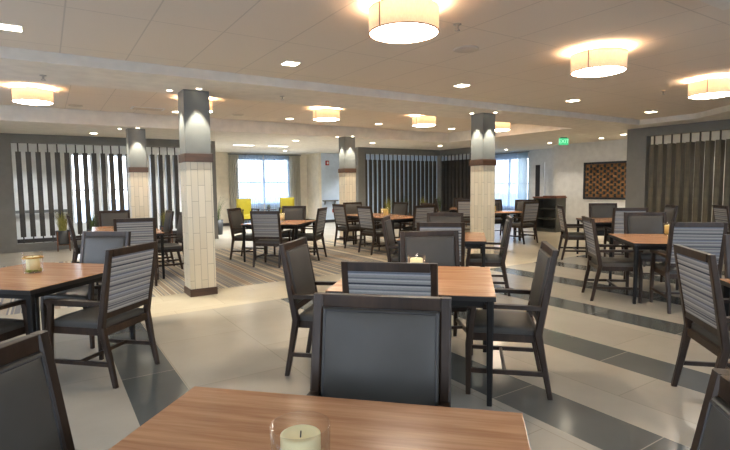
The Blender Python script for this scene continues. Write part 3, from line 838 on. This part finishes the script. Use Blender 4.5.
jar(-.12, 5.06, 'tall glass jar with a gold band on the left edge table', .076, .18, .125, 'moss', .135, .05)
jar(6.98, 3.30, 'yellow candle in glass on the right table', .07, .16, None, 'gold', .13, .06, 'candle_box')
jar(6.55, 9.25, 'candle in glass on the long centre table', .075, .19, None, 'gold', .16, .06, 'candle_box')
jar(4.0, 9.3, 'white candle in glass on the table before the yellow armchairs', .07, .19, None, 'gold', .16, .06)
jar(7.0, 10.0, 'small white candle at the right end of the long centre table', .06, .14, None, 'gold', .12, .05)
ln = thing('lantern', 'square dark lantern on the round table beside the column', 'lantern', (9.68, 8.85, .735))
fr = MB()
for x in (-.08, .08):
    for y in (-.08, .08): fr.box((x-.008, y-.008, 0), (x+.008, y+.008, .2))
fr.box((-.09, -.09, .2), (.09, .09, .215)).box((-.09, -.09, 0), (.09, .09, .012)); fr.build('lantern_frame', M['black'], ln)
MB().lathe([(.001, .012), (.05, .012), (.05, .14), (.001, .14)], 24).build('candle', M['candle_box'], ln)

# ---- bookcase
bc = thing('bookcase', 'low dark open bookcase with a brown top standing near the art wall', 'bookcase', (12.5, 9.05, 0))
bb = MB().box((0, 0, 0), (.46, .80, .07)).box((0, 0, .07), (.46, .03, 1.0)).box((0, .77, .07), (.46, .80, 1.0)).box((.43, .03, .07), (.46, .77, 1.0)).box((0, .03, .97), (.43, .77, 1.0)); bb.build('carcass', M['credenza'], bc)
for z in (.07, .36, .66): MB().box((.01, .03, z), (.43, .77, z+.025)).build('shelf', M['credenza'], bc)
MB().box((-.02, -.02, 1.0), (.48, .82, 1.04), .004).box((.0, .0, 1.04), (.46, .46, 1.07), .004).build('countertop', M['credenza_top'], bc)

# ---- wall art
ar = thing('wall_art', 'square woven brown and amber wall panel in a dark frame on the art wall', 'wall art', (14.3, 8.55, 1.5))
a = MB(); hy, hz = .80, .57
a.box((-.05, -hy, -hz), (0, -hy+.06, hz)).box((-.05, hy-.06, -hz), (0, hy, hz)).box((-.05, -hy+.06, hz-.06), (0, hy-.06, hz)).box((-.05, -hy+.06, -hz), (0, hy-.06, -hz+.06)); a.build('frame', M['art_frame'], ar)
w = MB(); w.box((-.012, -hy+.06, -hz+.06), (0, hy-.06, hz-.06)); 
w.build('woven_panel', M['weave'], ar)
rw, rd_ = MB(), MB(); cy, cz = .112, .0815
for j in range(12):
    for i in range(13):
        y = -hy + .072 + i * cy; z = -hz + .08 + j * cz
        if (i + j) % 2: rw.box((-.040, y - .012, z + .012), (-.012, y + cy + .012, z + cz - .012), .006)
        else: rd_.box((-.030, y + .022, z - .006), (-.012, y + cy - .022, z + cz + .006), .006)
rw.build('amber_weave_strip', M['weave'], ar); rd_.build('dark_weave_strip', M['weave_dark'], ar)

# ---- exit sign
ex = thing('exit_sign', 'green lit EXIT sign hanging from the ceiling at the right', 'exit sign', (12.08, 8.55, ZS), math.radians(-32)); ex.scale = (.84, .84, .84)
MB().box((-.10, -.04, -.03), (.10, .04, .001), .003).build('mount', M['black'], ex)
MB().box((-.155, -.02, -.25), (.155, .02, -.03), .004).build('sign_face', M['exit_face'], ex)
cu = bpy.data.curves.new('exit_letters', 'FONT'); cu.body = 'EXIT'; cu.size = .17; cu.align_x = 'CENTER'; cu.align_y = 'CENTER'; cu.extrude = .002
tmp = bpy.data.objects.new('tmp_text', cu); C.objects.link(tmp)
bpy.context.view_layer.update()
me = bpy.data.meshes.new_from_object(tmp.evaluated_get(bpy.context.evaluated_depsgraph_get())); bpy.data.objects.remove(tmp)
me.materials.clear(); me.materials.append(M['exit_text'])
tx = bpy.data.objects.new('letters', me); C.objects.link(tx); tx.parent = ex; tx.location = (0, -.0225, -.14); tx.rotation_euler = (PI/2, 0, 0)

# ---- far wall devices
al = thing('fire_alarm', 'red fire alarm strobe high on the pale far wall', 'fire alarm', (9.26, 17.0, 2.32))
MB().box((-.07, -.045, -.09), (.07, 0, .09), .006).build('alarm_body', M['red'], al)
MB().box((-.03, -.065, -.05), (.03, -.045, .05), .006).build('strobe_lens', M['white_plastic'], al)
re = thing('red_wall_box', 'small red box low on the pale far wall', 'wall box', (9.5, 17.0, .46))
MB().box((-.04, -.03, -.07), (.04, 0, .07), .004).build('box_body', M['red'], re)
MB().box((-.02, -.036, -.03), (.02, -.03, .03), .002).build('cover_plate', M['white_plastic'], re)
hr = thing('handrail', 'grey handrail on brackets across the pale far wall', 'handrail', (9.35, 17.0, .86))
MB().box((-.33, -.13, -.03), (.33, -.02, .02), .008).build('rail', M['steel'], hr)
for x in (-.22, .22): MB().loft([[(x-.015, -.10, -.03), (x+.015, -.10, -.03), (x+.015, 0, -.03), (x-.015, 0, -.03)], [(x-.015, -.02, -.16), (x+.015, -.02, -.16), (x+.015, 0, -.16), (x-.015, 0, -.16)]]).build('bracket', M['steel'], hr)
h2 = thing('handrail', 'long corridor handrail seen behind the left slat screen', 'handrail', (-.8, 16.0, .84))
MB().box((-2.0, -.1, -.04), (1.38, -.05, .04), .008).build('rail', M['steel'], h2)
for x in (-1.6, -.3, 1.0): MB().box((x-.015, -.06, -.06), (x+.015, 0, -.02)).build('bracket', M['steel'], h2)
# dark doorway beyond the right curtain
d1 = thing('door_1', None, 'door', (15.5, 12.0, 0)); d1['kind'] = 'structure'
MB().box((-.05, -.28, 0), (0, .28, 2.2), .004).build('door_frame', M['wall_white'], d1)
MB().box((-.055, -.10, .02), (-.05, .10, 2.12)).build('door_leaf', M['dark_door'], d1)
